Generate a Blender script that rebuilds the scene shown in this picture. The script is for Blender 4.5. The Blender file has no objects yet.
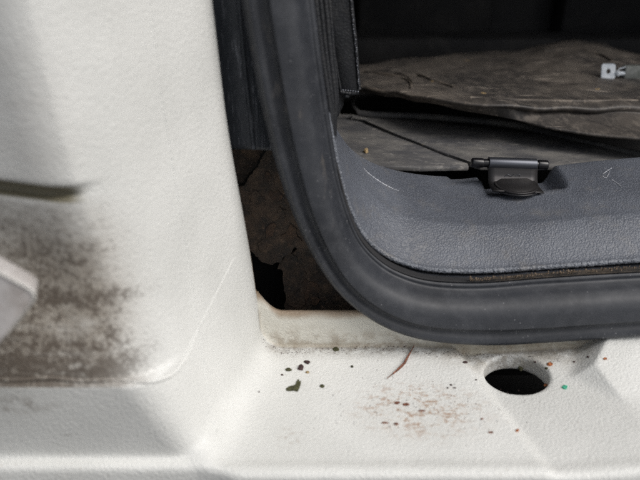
import bpy, bmesh, math, random
import numpy as np
from mathutils import Vector, Matrix
from mathutils.bvhtree import BVHTree
random.seed(7)
SC = bpy.context.scene
COL = SC.collection

# ------------------------------------------------------------------ camera
PITCH = 25.0
F = 628.0
CAM = Vector((0.0, -0.33, 0.227))
cd = bpy.data.cameras.new('camera')
cam = bpy.data.objects.new('camera', cd)
COL.objects.link(cam)
cam.location = CAM
cam.rotation_euler = (math.radians(90 - PITCH), 0, 0)
cd.sensor_width = 36
cd.lens = 36 * F / 640
cd.clip_start = 0.01
cd.clip_end = 3000
cd.dof.use_dof = True
cd.dof.focus_distance = 0.43
cd.dof.aperture_fstop = 6.5
SC.camera = cam

# ------------------------------------------------------------------ sky + sun
SUN_EL, SUN_AZ = 52.0, 121.0      # azimuth measured from +y towards +x
w = bpy.data.worlds.new('World')
SC.world = w
w.use_nodes = True
wn, wl = w.node_tree.nodes, w.node_tree.links
bg = wn['Background']
sky = wn.new('ShaderNodeTexSky')
sky.sky_type = 'NISHITA'
sky.sun_disc = False
sky.sun_elevation = math.radians(SUN_EL)
sky.sun_rotation = math.radians(SUN_AZ)
sky.dust_density = 4.0
hsv = wn.new('ShaderNodeHueSaturation')
hsv.inputs['Saturation'].default_value = 0.36
wl.new(sky.outputs[0], hsv.inputs['Color'])
wl.new(hsv.outputs[0], bg.inputs['Color'])
bg.inputs['Strength'].default_value = 0.095
sd = bpy.data.lights.new('sun', 'SUN')
sd.energy = 1.5
sd.angle = math.radians(50)
sd.color = (1.0, 0.965, 0.92)
sun = bpy.data.objects.new('sun', sd)
COL.objects.link(sun)
az, el = math.radians(SUN_AZ), math.radians(SUN_EL)
sdir = Vector((math.sin(az) * math.cos(el), math.cos(az) * math.cos(el), math.sin(el)))
sun.rotation_euler = sdir.to_track_quat('Z', 'Y').to_euler()
SC.view_settings.view_transform = 'Standard'
SC.view_settings.look = 'None'
SC.view_settings.gamma = 1
SC.view_settings.use_curve_mapping = False
SC.view_settings.exposure = 0.47
SC.cycles.use_denoising = False
SC.cycles.max_bounces = 8

# ------------------------------------------------------------------ measuring
TH = math.radians(PITCH)
def ray(px, py):
    u, v = (px - 320) / F, (240 - py) / F
    return Vector((u, math.cos(TH) + v * math.sin(TH), -math.sin(TH) + v * math.cos(TH)))
def at(px, py, y=None, z=None):
    d = ray(px, py)
    t = (y - CAM.y) / d.y if y is not None else (z - CAM.z) / d.z
    return CAM + d * t

def smoothstep(a, b, x):
    t = np.clip((x - a) / (b - a), 0, 1)
    return t * t * (3 - 2 * t)
def smax(a, b, k):
    h = np.maximum(k - np.abs(a - b), 0) / k
    return np.maximum(a, b) + h * h * k * 0.25
def smin(a, b, k):
    return -smax(-a, -b, k)

# ------------------------------------------------------------------ node materials
def new_mat(name, base=(0.5, 0.5, 0.5), rough=0.6, metal=0.0, spec=0.5):
    m = bpy.data.materials.new(name)
    m.use_nodes = True
    b = m.node_tree.nodes['Principled BSDF']
    b.inputs['Base Color'].default_value = (*base, 1)
    b.inputs['Roughness'].default_value = rough
    b.inputs['Metallic'].default_value = metal
    b.inputs['Specular IOR Level'].default_value = spec
    return m
class G:
    """small node-graph writer"""
    def __init__(s, m):
        s.m, s.t = m, m.node_tree
        s.n, s.l = s.t.nodes, s.t.links
        s.b = s.n['Principled BSDF']
        s.pos = s.n.new('ShaderNodeNewGeometry').outputs['Position']
    def lk(s, v, sock):
        if isinstance(v, (int, float)): sock.default_value = v
        elif isinstance(v, tuple): sock.default_value = (*v, 1) if len(v) == 3 and sock.type == 'RGBA' else v
        else: s.l.new(v, sock)
    def math(s, op, a, b=0.0, c=0.0):
        n = s.n.new('ShaderNodeMath'); n.operation = op
        s.lk(a, n.inputs[0]); s.lk(b, n.inputs[1]); s.lk(c, n.inputs[2])
        return n.outputs[0]
    def scalev(s, v, sc):
        n = s.n.new('ShaderNodeMapping'); s.l.new(v, n.inputs[0]); n.inputs['Scale'].default_value = sc
        return n.outputs[0]
    def noise(s, scale, detail=4, rough=0.55, vec=None, dist=0.0, off=None):
        n = s.n.new('ShaderNodeTexNoise')
        v = vec if vec is not None else s.pos
        if off:
            mp = s.n.new('ShaderNodeMapping'); s.l.new(v, mp.inputs[0]); mp.inputs['Location'].default_value = off; v = mp.outputs[0]
        s.l.new(v, n.inputs['Vector'])
        n.inputs['Scale'].default_value = scale; n.inputs['Detail'].default_value = detail
        n.inputs['Roughness'].default_value = rough; n.inputs['Distortion'].default_value = dist
        return n.outputs['Fac']
    def vor(s, scale, vec=None, feature='F1', rnd=1.0):
        n = s.n.new('ShaderNodeTexVoronoi'); n.feature = feature
        s.l.new(vec if vec is not None else s.pos, n.inputs['Vector'])
        n.inputs['Scale'].default_value = scale
        n.inputs['Randomness'].default_value = rnd
        return n.outputs['Distance']
    def ramp(s, v, a, b, lo=0.0, hi=1.0):
        n = s.n.new('ShaderNodeMapRange'); n.interpolation_type = 'SMOOTHSTEP'
        s.lk(v, n.inputs[0]); n.inputs[1].default_value = a; n.inputs[2].default_value = b
        n.inputs[3].default_value = lo; n.inputs[4].default_value = hi
        return n.outputs[0]
    def mix(s, f, a, b):
        n = s.n.new('ShaderNodeMix'); n.data_type = 'RGBA'
        s.lk(f, n.inputs[0]); s.lk(a, n.inputs[6]); s.lk(b, n.inputs[7])
        return n.outputs[2]
    def ball(s, c, r, soft=0.35):
        """1 inside an ellipsoid (centre c, radii r), fading to 0 outside"""
        n = s.n.new('ShaderNodeVectorMath'); n.operation = 'SUBTRACT'
        s.l.new(s.pos, n.inputs[0]); n.inputs[1].default_value = tuple(c)
        d = s.n.new('ShaderNodeVectorMath'); d.operation = 'DIVIDE'
        s.l.new(n.outputs[0], d.inputs[0]); d.inputs[1].default_value = r
        e = s.n.new('ShaderNodeVectorMath'); e.operation = 'LENGTH'
        s.l.new(d.outputs[0], e.inputs[0])
        return s.ramp(e.outputs['Value'], 1.0, soft)
    def xyz(s):
        n = s.n.new('ShaderNodeSeparateXYZ'); s.l.new(s.pos, n.inputs[0]); return n.outputs
    def color(s, c): s.lk(c, s.b.inputs['Base Color'])
    def rough(s, c): s.lk(c, s.b.inputs['Roughness'])
    def bump(s, h, dist, strength=1.0, prev=None):
        n = s.n.new('ShaderNodeBump')
        s.l.new(h, n.inputs['Height']); n.inputs['Distance'].default_value = dist
        n.inputs['Strength'].default_value = strength
        if prev is not None: s.l.new(prev, n.inputs['Normal'])
        s.l.new(n.outputs[0], s.b.inputs['Normal'])
        return n.outputs[0]
    def mul(s, *a):
        r = a[0]
        for k in a[1:]: r = s.math('MULTIPLY', r, k)
        return r
    def mx(s, *a):
        r = a[0]
        for k in a[1:]: r = s.math('MAXIMUM', r, k)
        return r

# white grained body skin, with its own grime
def white_body_mat():
    m = new_mat('white_grained_body', rough=0.5)
    g = G(m)
    X, Y, Z = g.xyz()
    tone = g.noise(14, 3)
    col = g.mix(g.ramp(tone, 0.3, 0.7), (0.585, 0.590, 0.568), (0.670, 0.674, 0.652))
    # film of fine dust
    fine = g.noise(420, 3, 0.7)
    blot = g.noise(60, 5, 0.75, g.scalev(g.pos, (0.7, 1, 2.0)))
    speck = g.noise(230, 4, 0.75)
    # the filthy pocket at the left
    p0 = at(28, 320, y=-0.097)
    pocket = g.ball(p0, (0.085, 0.06, 0.075), 0.35)
    hgt = g.mul(g.ramp(Z, 0.0462, 0.0475), g.ramp(Z, 0.137, 0.128))
    low = g.mx(g.ramp(Z, 0.082, 0.052), g.mul(g.ramp(Z, 0.094, 0.0865), g.ramp(Z, 0.082, 0.0855), 0.9))
    side = g.ramp(X, -0.070, -0.100)
    pk = g.mul(pocket, hgt)
    film = g.mul(pk, side, g.ramp(blot, 0.2, 0.55, 0.55, 1.0))
    col = g.mix(g.math('MULTIPLY', film, 0.85), col, (0.27, 0.235, 0.19))
    thr = g.math('ADD', g.mul(low, 0.085), g.mul(side, 0.095))
    sp = g.math('ADD', g.math('ADD', g.mul(g.noise(420, 3, 0.75), 0.45), g.math('ADD', g.mul(speck, 0.25), g.mul(blot, 0.30))), thr)
    spots = g.mul(pk, g.ramp(sp, 0.555, 0.69), g.ramp(X, -0.066, -0.086))
    col = g.mix(g.math('MULTIPLY', spots, 0.78), col, (0.065, 0.047, 0.034))
    # mottled grey patch above the slot
    up = g.ball(at(10, 120, y=-0.098), (0.03, 0.05, 0.055), 0.1)
    col = g.mix(g.mul(up, g.ramp(blot, 0.3, 0.7, 0.15, 0.45)), col, (0.42, 0.40, 0.37))
    # olive grime lodged in the slot
    zz = g.math('ABSOLUTE', g.math('SUBTRACT', Z, g.math('ADD', 0.1374, g.mul(X, 0.02))))
    slot = g.mul(g.ramp(X, -0.0935, -0.104), g.ramp(zz, 0.0042, 0.0030))
    col = g.mix(g.mul(slot, 0.92), col, (0.15, 0.13, 0.075))
    lsb = g.mul(g.ball(at(12, 405, y=-0.1), (0.03, 0.02, 0.009), 0.1), g.ramp(g.noise(160, 5, 0.75, off=(4, 2, 2)), 0.42, 0.6))
    col = g.mix(g.mul(lsb, 0.5), col, (0.17, 0.14, 0.11))
    # faint streaks on the lower step
    ls = g.mul(g.ramp(g.noise(90, 4, 0.6, g.scalev(g.pos, (0.6, 1, 2.0)), off=(3, 0, 0)), 0.62, 0.74), g.ramp(Z, 0.047, 0.044), g.ramp(Z, 0.006, 0.02), g.ramp(X, -0.085, -0.11))
    col = g.mix(g.mul(ls, 0.45), col, (0.2, 0.18, 0.15))
    # general fine freckles over the ledge
    led = g.mul(g.ramp(Z, 0.012, 0.004), g.ramp(Y, -0.111, -0.104))
    fr = g.mul(led, g.ramp(g.noise(520, 2, 0.6, off=(1, 2, 3)), 0.66, 0.74), g.ramp(g.noise(26, 3), 0.42, 0.66))
    col = g.mix(g.mul(fr, 0.6), col, (0.25, 0.19, 0.14))
    # rusty smears in front of the drain hole
    s1 = g.ball(at(420, 408, z=0), (0.046, 0.030, 0.02), 0.2)
    st = g.math('ADD', g.mul(g.noise(130, 5, 0.75, g.scalev(g.pos, (0.7, 1.4, 1)), off=(0.3, 0.1, 0)), 0.6), g.mul(g.noise(340, 4, 0.7), 0.4))
    col = g.mix(g.mul(s1, g.ramp(st, 0.515, 0.59), led, 0.9), col, (0.30, 0.165, 0.10))
    s1b = g.ball(at(425, 412, z=0), (0.05, 0.03, 0.02), 0.2)
    col = g.mix(g.mul(s1b, g.ramp(st, 0.44, 0.58), led, 0.34), col, (0.42, 0.34, 0.26))
    s2 = g.ball(at(290, 436, z=0), (0.012, 0.012, 0.02), 0.2)
    col = g.mix(g.mul(s2, g.ramp(g.noise(300, 4, 0.7), 0.52, 0.66), led, 0.5), col, (0.3, 0.24, 0.19))
    cl = g.mul(g.ramp(Y, -0.0065, -0.0005), g.math('MAXIMUM', g.mul(g.ramp(X, -0.0355, -0.0375), g.ramp(X, -0.0410, -0.0390), g.ramp(Z, 0.030, 0.024)), g.mul(g.ramp(Z, 0.0035, 0.001), g.ramp(Y, -0.0055, -0.0025))), g.ramp(X, -0.043, -0.040))
    col = g.mix(g.mul(cl, g.ramp(g.noise(200, 3), 0.3, 0.55, 0.35, 1.0), 0.75), col, (0.12, 0.085, 0.055))
    # dirt gathered along the foot of the riser
    foot = g.mul(g.ramp(Y, -0.016, -0.003), g.ramp(Z, 0.007, 0.001), g.ramp(X, -0.05, -0.03))
    col = g.mix(g.mul(foot, g.ramp(g.noise(150, 4, 0.7), 0.40, 0.64), 0.60), col, (0.16, 0.13, 0.10))
    foot2 = g.mul(g.ramp(Y, -0.03, -0.004), led, g.ramp(X, 0.06, 0.085))
    col = g.mix(g.mul(foot2, g.ramp(g.noise(70, 5, 0.7, off=(5, 5, 5)), 0.36, 0.60), 0.62), col, (0.27, 0.24, 0.19))
    # riser: yellowed paint with brown bleed under its rim and at its corner
    ris = g.mul(g.ramp(Y, -0.0035, -0.0015), g.ramp(X, -0.052, -0.040))
    col = g.mix(g.mul(ris, 0.45), col, (0.58, 0.54, 0.43))
    rr = g.mul(ris, g.ramp(g.math('SUBTRACT', g.math('ADD', Z, g.mul(g.noise(60, 3), 0.006)), g.mul(g.ramp(X, -0.0235, -0.038), 0.0125)), 0.0215, 0.0275), g.ramp(X, 0.12, 0.1))
    col = g.mix(g.mul(rr, 0.75), col, (0.21, 0.12, 0.05))
    r2 = g.mul(ris, g.ramp(g.noise(85, 5, 0.7, off=(2, 0, 0)), 0.44, 0.64), g.ramp(Z, 0.022, 0.0))
    col = g.mix(g.mul(r2, 0.7), col, (0.30, 0.25, 0.19))
    g.color(col)
    g.rough(g.math('ADD', 0.42, g.mul(fine, 0.2)))
    # moulded grain
    warp = g.n.new('ShaderNodeVectorMath'); warp.operation = 'ADD'
    nz = g.n.new('ShaderNodeTexNoise'); nz.inputs['Scale'].default_value = 300
    g.l.new(g.pos, nz.inputs['Vector'])
    sc = g.n.new('ShaderNodeVectorMath'); sc.operation = 'SCALE'; sc.inputs['Scale'].default_value = 0.0022
    g.l.new(nz.outputs['Color'], sc.inputs[0]); g.l.new(g.pos, warp.inputs[0]); g.l.new(sc.outputs[0], warp.inputs[1])
    v = g.vor(820, warp.outputs[0], 'SMOOTH_F1')
    hh = g.math('ADD', g.mul(v, 0.9), g.mul(g.noise(700, 2), 0.5))
    b1 = g.bump(hh, 0.00042, 0.8)
    g.bump(g.noise(45, 3), 0.0003, 0.5, b1)
    return m

def leather_mat(name, base, base2, scale, dist, rough=0.5, dust=(0.2, 0.19, 0.18), dustamt=0.3, spec=0.5):
    m = new_mat(name, base, rough, spec=spec)
    g = G(m)
    warp = g.n.new('ShaderNodeVectorMath'); warp.operation = 'ADD'
    nz = g.n.new('ShaderNodeTexNoise'); nz.inputs['Scale'].default_value = scale * 0.35
    g.l.new(g.pos, nz.inputs['Vector'])
    sc = g.n.new('ShaderNodeVectorMath'); sc.operation = 'SCALE'; sc.inputs['Scale'].default_value = 1.8 / scale
    g.l.new(nz.outputs['Color'], sc.inputs[0]); g.l.new(g.pos, warp.inputs[0]); g.l.new(sc.outputs[0], warp.inputs[1])
    v = g.vor(scale, warp.outputs[0], 'F1')
    wr = g.noise(scale * 0.16, 3, 0.5, g.scalev(g.pos, (1.5, 0.7, 1)), dist=1.5)
    crest = g.ramp(v, 0.75, 0.1)
    t = g.noise(22, 4)
    col = g.mix(g.ramp(t, 0.3, 0.7), base, base2)
    col = g.mix(g.mul(crest, 0.25), col, tuple(min(1, c * 1.9) for c in base2))
    col = g.mix(g.mul(g.ramp(g.noise(70, 5, 0.7, off=(3, 1, 2)), 0.5, 0.72), dustamt), col, dust)
    g.color(col)
    g.rough(g.math('ADD', rough - 0.08, g.mul(g.noise(180, 3), 0.2)))
    b1 = g.bump(g.math('ADD', g.mul(crest, 1.0), g.mul(wr, 1.6)), dist, 0.8)
    g.bump(g.noise(30, 2), 0.001, 0.5, b1)
    return m

def rubber_mat():
    m = new_mat('black_rubber', (0.03, 0.032, 0.037), 0.5, spec=0.45)
    g = G(m)
    col = g.mix(g.ramp(g.noise(18, 4), 0.3, 0.7), (0.018, 0.020, 0.025), (0.029, 0.032, 0.039))
    # dust film and pale specks
    col = g.mix(g.mul(g.ramp(g.noise(110, 6, 0.75), 0.42, 0.72), 0.3), col, (0.080, 0.083, 0.092))
    sp = g.mul(g.ramp(g.vor(330), 0.15, 0.07), g.ramp(g.noise(50, 3, off=(1, 1, 1)), 0.48, 0.60))
    col = g.mix(g.mul(sp, 0.7), col, (0.24, 0.24, 0.25))
    X, Y, Z = g.xyz()
    scuff = g.mul(g.ramp(g.noise(60, 5, 0.7, g.scalev(g.pos, (3.0, 1, 0.6)), off=(4, 4, 4)), 0.60, 0.72), g.ramp(Z, 0.06, 0.12))
    col = g.mix(g.mul(scuff, 0.35), col, (0.17, 0.15, 0.13))
    g.color(col)
    g.rough(g.math('ADD', 0.40, g.mul(g.noise(90, 4), 0.25)))
    b = g.bump(g.noise(900, 2), 0.00006, 0.6)
    g.bump(g.noise(40, 3), 0.0008, 0.5, b)
    return m

def dusty_mat(name, base, dust, scale, amt, rough=0.7, bumpd=0.0006, streak=(1, 1, 1), chips=0.0):
    m = new_mat(name, base, rough)
    g = G(m)
    v = g.scalev(g.pos, streak)
    n1 = g.noise(scale, 6, 0.7, v)
    n2 = g.noise(scale * 4, 5, 0.7, v, off=(7, 3, 1))
    col = g.mix(g.mul(g.ramp(n1, 0.35, 0.7), amt), base, dust)
    col = g.mix(g.mul(g.ramp(n2, 0.55, 0.72), amt * 0.8), col, tuple(min(1, c * 1.7) for c in dust))
    if chips:
        sp = g.mul(g.ramp(g.vor(scale * 5, g.scalev(g.pos, (0.6, 1.2, 1))), 0.16, 0.08), g.ramp(g.noise(scale * 1.3, 3, off=(1, 9, 1)), 0.5, 0.62))
        col = g.mix(g.mul(sp, chips), col, (0.36, 0.26, 0.15))
    g.color(col)
    g.rough(g.math('ADD', rough - 0.1, g.mul(n2, 0.2)))
    g.bump(g.math('ADD', n1, g.mul(n2, 0.5)), bumpd, 0.7)
    return m

M = {}
M['white'] = white_body_mat()
M['rubber'] = rubber_mat()
M['trim'] = leather_mat('grey_grained_plastic', (0.076, 0.083, 0.100), (0.108, 0.118, 0.140), 860, 0.00028, 0.42, dust=(0.22, 0.2, 0.17), dustamt=0.22)
M['cord'] = leather_mat('highlit_grey_plastic_edge', (0.095, 0.104, 0.123), (0.145, 0.157, 0.18), 700, 0.0005, 0.42, dust=(0.2, 0.17, 0.13), dustamt=0.3)  # paler than the trim: the edge's highlight is put into its colour
M['blackvinyl'] = leather_mat('black_vinyl', (0.008, 0.009, 0.011), (0.014, 0.015, 0.018), 700, 0.00012, 0.45, dust=(0.08, 0.075, 0.07), dustamt=0.25)
M['mat'] = dusty_mat('dusty_rubber_mat', (0.030, 0.026, 0.024), (0.25, 0.21, 0.17), 22, 0.9, 0.75, 0.002, (0.8, 1.3, 1), 0.7)
def mat_surface():
    m = new_mat('dusty_rubber_mat', (0.03, 0.03, 0.03), 0.7)
    g = G(m)
    a = g.scalev(g.pos, (1.0, 0.8, 1)); 
    mp = g.n.new('ShaderNodeMapping'); g.l.new(g.pos, mp.inputs[0]); mp.inputs['Rotation'].default_value = (0, 0, math.radians(12)); mp.inputs['Scale'].default_value = (1.3, 0.6, 1)
    mq = g.n.new('ShaderNodeMapping'); g.l.new(g.pos, mq.inputs[0]); mq.inputs['Rotation'].default_value = (0, 0, math.radians(-50)); mq.inputs['Scale'].default_value = (0.35, 1.8, 1)
    big = g.noise(9, 4, 0.6, a); fine = g.noise(75, 6, 0.78, mp.outputs[0]); sc = g.noise(48, 6, 0.75, mq.outputs[0], off=(3, 1, 0)); dots = g.noise(330, 3, 0.7)
    col = g.mix(g.ramp(big, 0.35, 0.68), (0.042, 0.038, 0.036), (0.135, 0.117, 0.100))
    col = g.mix(g.mul(g.ramp(fine, 0.46, 0.66), 0.5), col, (0.23, 0.20, 0.17))
    col = g.mix(g.mul(g.ramp(sc, 0.58, 0.64), 0.75), col, (0.38, 0.33, 0.28))
    col = g.mix(g.mul(g.ramp(dots, 0.60, 0.70), g.ramp(big, 0.4, 0.6), 0.5), col, (0.26, 0.20, 0.14))
    col = g.mix(g.mul(g.ramp(g.noise(60, 4, 0.6, off=(8, 8, 8)), 0.55, 0.66), 0.55), col, (0.020, 0.018, 0.018))
    g.color(col); g.rough(0.55); g.bump(g.math('ADD', fine, g.mul(dots, 0.6)), 0.00015, 0.5)
    return m
M['mat'] = mat_surface()
M['ribdust_lit'] = dusty_mat('dusty_lit_rib', (0.07, 0.06, 0.052), (0.21, 0.175, 0.14), 60, 0.9, 0.7, 0.0004)  # dusty, and paler than the mat to paint in light caught by the ribs
M['floor'] = dusty_mat('dusty_floor_panel', (0.075, 0.075, 0.080), (0.20, 0.19, 0.175), 34, 0.8, 0.6, 0.0006, (0.8, 1.2, 1), 0.25)
M['rust'] = dusty_mat('rusty_inner_steel', (0.042, 0.037, 0.033), (0.17, 0.115, 0.078), 75, 0.8, 0.8, 0.0022)
M['rust2'] = dusty_mat('flaking_rust', (0.060, 0.045, 0.036), (0.17, 0.10, 0.062), 110, 0.8, 0.85, 0.0015)
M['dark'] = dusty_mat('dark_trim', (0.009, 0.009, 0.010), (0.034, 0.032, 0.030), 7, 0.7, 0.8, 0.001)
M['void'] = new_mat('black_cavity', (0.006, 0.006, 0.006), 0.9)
M['latchsteel'] = new_mat('blackened_steel', (0.040, 0.038, 0.039), 0.40, 0.6)
M['sleeve'] = new_mat('worn_steel_sleeve', (0.085, 0.09, 0.105), 0.36, 0.75)
M['pinblack'] = new_mat('black_pin', (0.010, 0.010, 0.012), 0.25)
M['zinc'] = dusty_mat('zinc_plate', (0.36, 0.40, 0.45), (0.58, 0.62, 0.66), 120, 0.8, 0.5, 0.0003)
M['clipbody'] = dusty_mat('dull_zinc', (0.12, 0.13, 0.12), (0.24, 0.25, 0.24), 120, 0.8, 0.5, 0.0003)
M['asphalt'] = dusty_mat('asphalt', (0.045, 0.045, 0.045), (0.08, 0.08, 0.08), 60, 0.8, 0.9, 0.002)
def grit(name, c): 
    m = new_mat(name, c, 0.8); g = G(m)
    g.color(g.mix(g.ramp(g.noise(1100, 4, 0.7), 0.4, 0.6), tuple(min(1, x * 1.5) for x in c), tuple(x * 0.35 for x in c))); g.bump(g.noise(1400, 3), 0.0003, 0.9); return m
M['flake'] = grit('dark_flake', (0.055, 0.055, 0.022))
M['seed'] = grit('dark_red_seed', (0.05, 0.025, 0.025))
M['leaf'] = grit('dry_leaf', (0.15, 0.055, 0.03))
M['straw'] = grit('straw_chip', (0.36, 0.26, 0.13))
M['orange'] = grit('orange_crumb', (0.36, 0.12, 0.04))
M['green'] = grit('green_chip', (0.06, 0.42, 0.26))
M['gritmix'] = grit('sandy_grit', (0.13, 0.095, 0.065))
def scratch_mat():
    m = new_mat('scratched_black_plastic', (0.022, 0.023, 0.026), 0.5)
    g = G(m)
    v = g.n.new('ShaderNodeMapping'); g.l.new(g.pos, v.inputs[0]); v.inputs['Scale'].default_value = (8, 4, 0.32)
    v.inputs['Rotation'].default_value = (0, math.radians(-4), 0)
    n = g.noise(95, 4, 0.6, v.outputs[0], dist=0.35)
    n2 = g.noise(260, 3, 0.6, v.outputs[0], dist=0.3, off=(2, 2, 2))
    col = g.mix(g.mul(g.mx(g.ramp(n, 0.58, 0.66), g.ramp(n2, 0.60, 0.68)), 0.6), (0.036, 0.041, 0.049), (0.26, 0.27, 0.30))
    g.color(col); g.bump(n, 0.0004, 0.5)
    return m
M['scratch'] = scratch_mat()

# ------------------------------------------------------------------ object helpers
def link_mesh(name, verts, faces, mat, parent=None, smooth=True):
    me = bpy.data.meshes.new(name)
    me.from_pydata([tuple(v) for v in verts], [], faces)
    me.update()
    if smooth: me.polygons.foreach_set('use_smooth', [True] * len(me.polygons))
    o = bpy.data.objects.new(name, me)
    me.materials.append(mat)
    COL.objects.link(o)
    if parent: o.parent = parent
    return o
def tag(o, label=None, cat=None, group=None, kind=None):
    if label: o['label'] = label
    if cat: o['category'] = cat
    if group: o['group'] = group
    if kind: o['kind'] = kind
    return o
def thing(name, label, cat, loc=(0, 0, 0), group=None):
    o = bpy.data.objects.new(name, None); COL.objects.link(o)
    o.location = loc; o.empty_display_size = 0.02
    return tag(o, label, cat, group)
def adopt(parent, *objs):
    """parent objects whose meshes are written in world coordinates"""
    for o in objs:
        o.parent = parent
        o.matrix_parent_inverse = Matrix.Translation(-Vector(parent.location))
def autosmooth(o, deg=35):
    me = o.data
    bm = bmesh.new(); bm.from_mesh(me)
    for e in bm.edges:
        e.smooth = not (len(e.link_faces) == 2 and e.calc_face_angle(0) > math.radians(deg))
    for f in bm.faces: f.smooth = True
    bm.to_mesh(me); bm.free()
def from_bm(name, bm, mat, parent=None, deg=35):
    bmesh.ops.recalc_face_normals(bm, faces=bm.faces)
    me = bpy.data.meshes.new(name); bm.to_mesh(me); bm.free()
    o = bpy.data.objects.new(name, me); me.materials.append(mat); COL.objects.link(o)
    autosmooth(o, deg)
    if parent: adopt(parent, o)
    return o
def box_bm(lo, hi, bev=0.0, seg=2):
    bm = bmesh.new()
    bmesh.ops.create_cube(bm, size=1)
    lo, hi = Vector(lo), Vector(hi)
    for v in bm.verts:
        v.co = Vector((lo[i] + (v.co[i] + 0.5) * (hi[i] - lo[i]) for i in range(3)))
    if bev: bmesh.ops.bevel(bm, geom=bm.edges[:], offset=bev, segments=seg, profile=0.5, affect='EDGES')
    return bm
def cr(pts, n):
    """Catmull-Rom through pts, n samples evenly by index"""
    P = np.array([tuple(p) for p in pts], float)
    P = np.vstack([2 * P[0] - P[1], P, 2 * P[-1] - P[-2]])
    m = len(pts) - 1
    out = []
    for s in np.linspace(0, m, n):
        i = min(int(s), m - 1); t = s - i
        a, b, c, d = P[i], P[i + 1], P[i + 2], P[i + 3]
        out.append(0.5 * ((2 * b) + (-a + c) * t + (2 * a - 5 * b + 4 * c - d) * t * t + (-a + 3 * b - 3 * c + d) * t ** 3))
    return np.array(out)
def arc(pts, n):
    """Catmull-Rom then resample evenly by length"""
    C = cr(pts, 400)
    L = np.r_[0, np.cumsum(np.linalg.norm(np.diff(C, axis=0), axis=1))]
    s = np.linspace(0, L[-1], n)
    return np.stack([np.interp(s, L, C[:, k]) for k in range(3)], 1)
def grid_faces(nu, nv, off=0):
    return [(off + i * nv + j, off + i * nv + j + 1, off + (i + 1) * nv + j + 1, off + (i + 1) * nv + j) for i in range(nu - 1) for j in range(nv - 1)]
def loft(name, rows, nu, nv, mat, parent=None, thick=0.0, even=True, fn=None, linear=False):
    R = [arc(r, nu) if even else cr(r, nu) for r in rows]       # each (nu,3)
    R = np.array(R)
    V = np.zeros((nu, nv, 3))
    for i in range(nu):
        if linear:
            s = np.linspace(0, len(rows) - 1, nv)
            for k in range(3): V[i, :, k] = np.interp(s, range(len(rows)), R[:, i, k])
        else:
            V[i] = cr(R[:, i], nv)
    if fn is not None: V = fn(V)
    o = link_mesh(name, V.reshape(-1, 3), grid_faces(nu, nv), mat)
    if thick:
        md = o.modifiers.new('solid', 'SOLIDIFY'); md.thickness = thick; md.offset = 0
    if parent: adopt(parent, o)
    return o, V
def tube(name, pts, rad, mat, parent=None, n=80, seg=8, flat=1.0, wob=0.0, cap=True):
    C = arc(pts, n)
    T = np.gradient(C, axis=0); T /= np.linalg.norm(T, axis=1)[:, None]
    vs, fs = [], []
    up = Vector((0.3, -1, 0.2)).normalized()
    for i in range(n):
        t = Vector(T[i]); a = t.cross(up).normalized(); b = a.cross(t)
        r = (rad(i / (n - 1)) if callable(rad) else rad) * (1 + wob * (random.random() - 0.5))
        for k in range(seg):
            q = 2 * math.pi * k / seg
            vs.append(Vector(C[i]) + a * r * math.cos(q) + b * r * flat * math.sin(q))
    for i in range(n - 1):
        for k in range(seg):
            k2 = (k + 1) % seg
            fs.append((i * seg + k, i * seg + k2, (i + 1) * seg + k2, (i + 1) * seg + k))
    if cap:
        fs.append(tuple(range(seg))); fs.append(tuple((n - 1) * seg + k for k in reversed(range(seg))))
    o = link_mesh(name, vs, fs, mat)
    if parent: adopt(parent, o)
    return o
def cyl_bm(c, axis, r, L, seg=32, bev=0.0, r2=None):
    bm = bmesh.new()
    bmesh.ops.create_cone(bm, cap_ends=True, segments=seg, radius1=r, radius2=r if r2 is None else r2, depth=L)
    if bev:
        es = [e for e in bm.edges if len(e.link_faces) == 2 and e.calc_face_angle(0) > 0.9]
        bmesh.ops.bevel(bm, geom=es, offset=bev, segments=3, profile=0.5, affect='EDGES')
    q = Vector(axis).to_track_quat('Z', 'Y').to_matrix().to_4x4()
    bmesh.ops.transform(bm, matrix=Matrix.Translation(Vector(c)) @ q, verts=bm.verts)
    return bm
def plate_bm(pts, back, bev=0.0):
    """closed prism: outline pts (Vectors), pushed by vector back"""
    bm = bmesh.new()
    a = [bm.verts.new(p) for p in pts]; b = [bm.verts.new(Vector(p) + Vector(back)) for p in pts]
    bm.faces.new(a); bm.faces.new(b[::-1])
    n = len(pts)
    for i in range(n): bm.faces.new((a[i], b[i], b[(i + 1) % n], a[(i + 1) % n]))
    if bev: bmesh.ops.bevel(bm, geom=bm.edges[:], offset=bev, segments=2, profile=0.5, affect='EDGES')
    return bm

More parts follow.
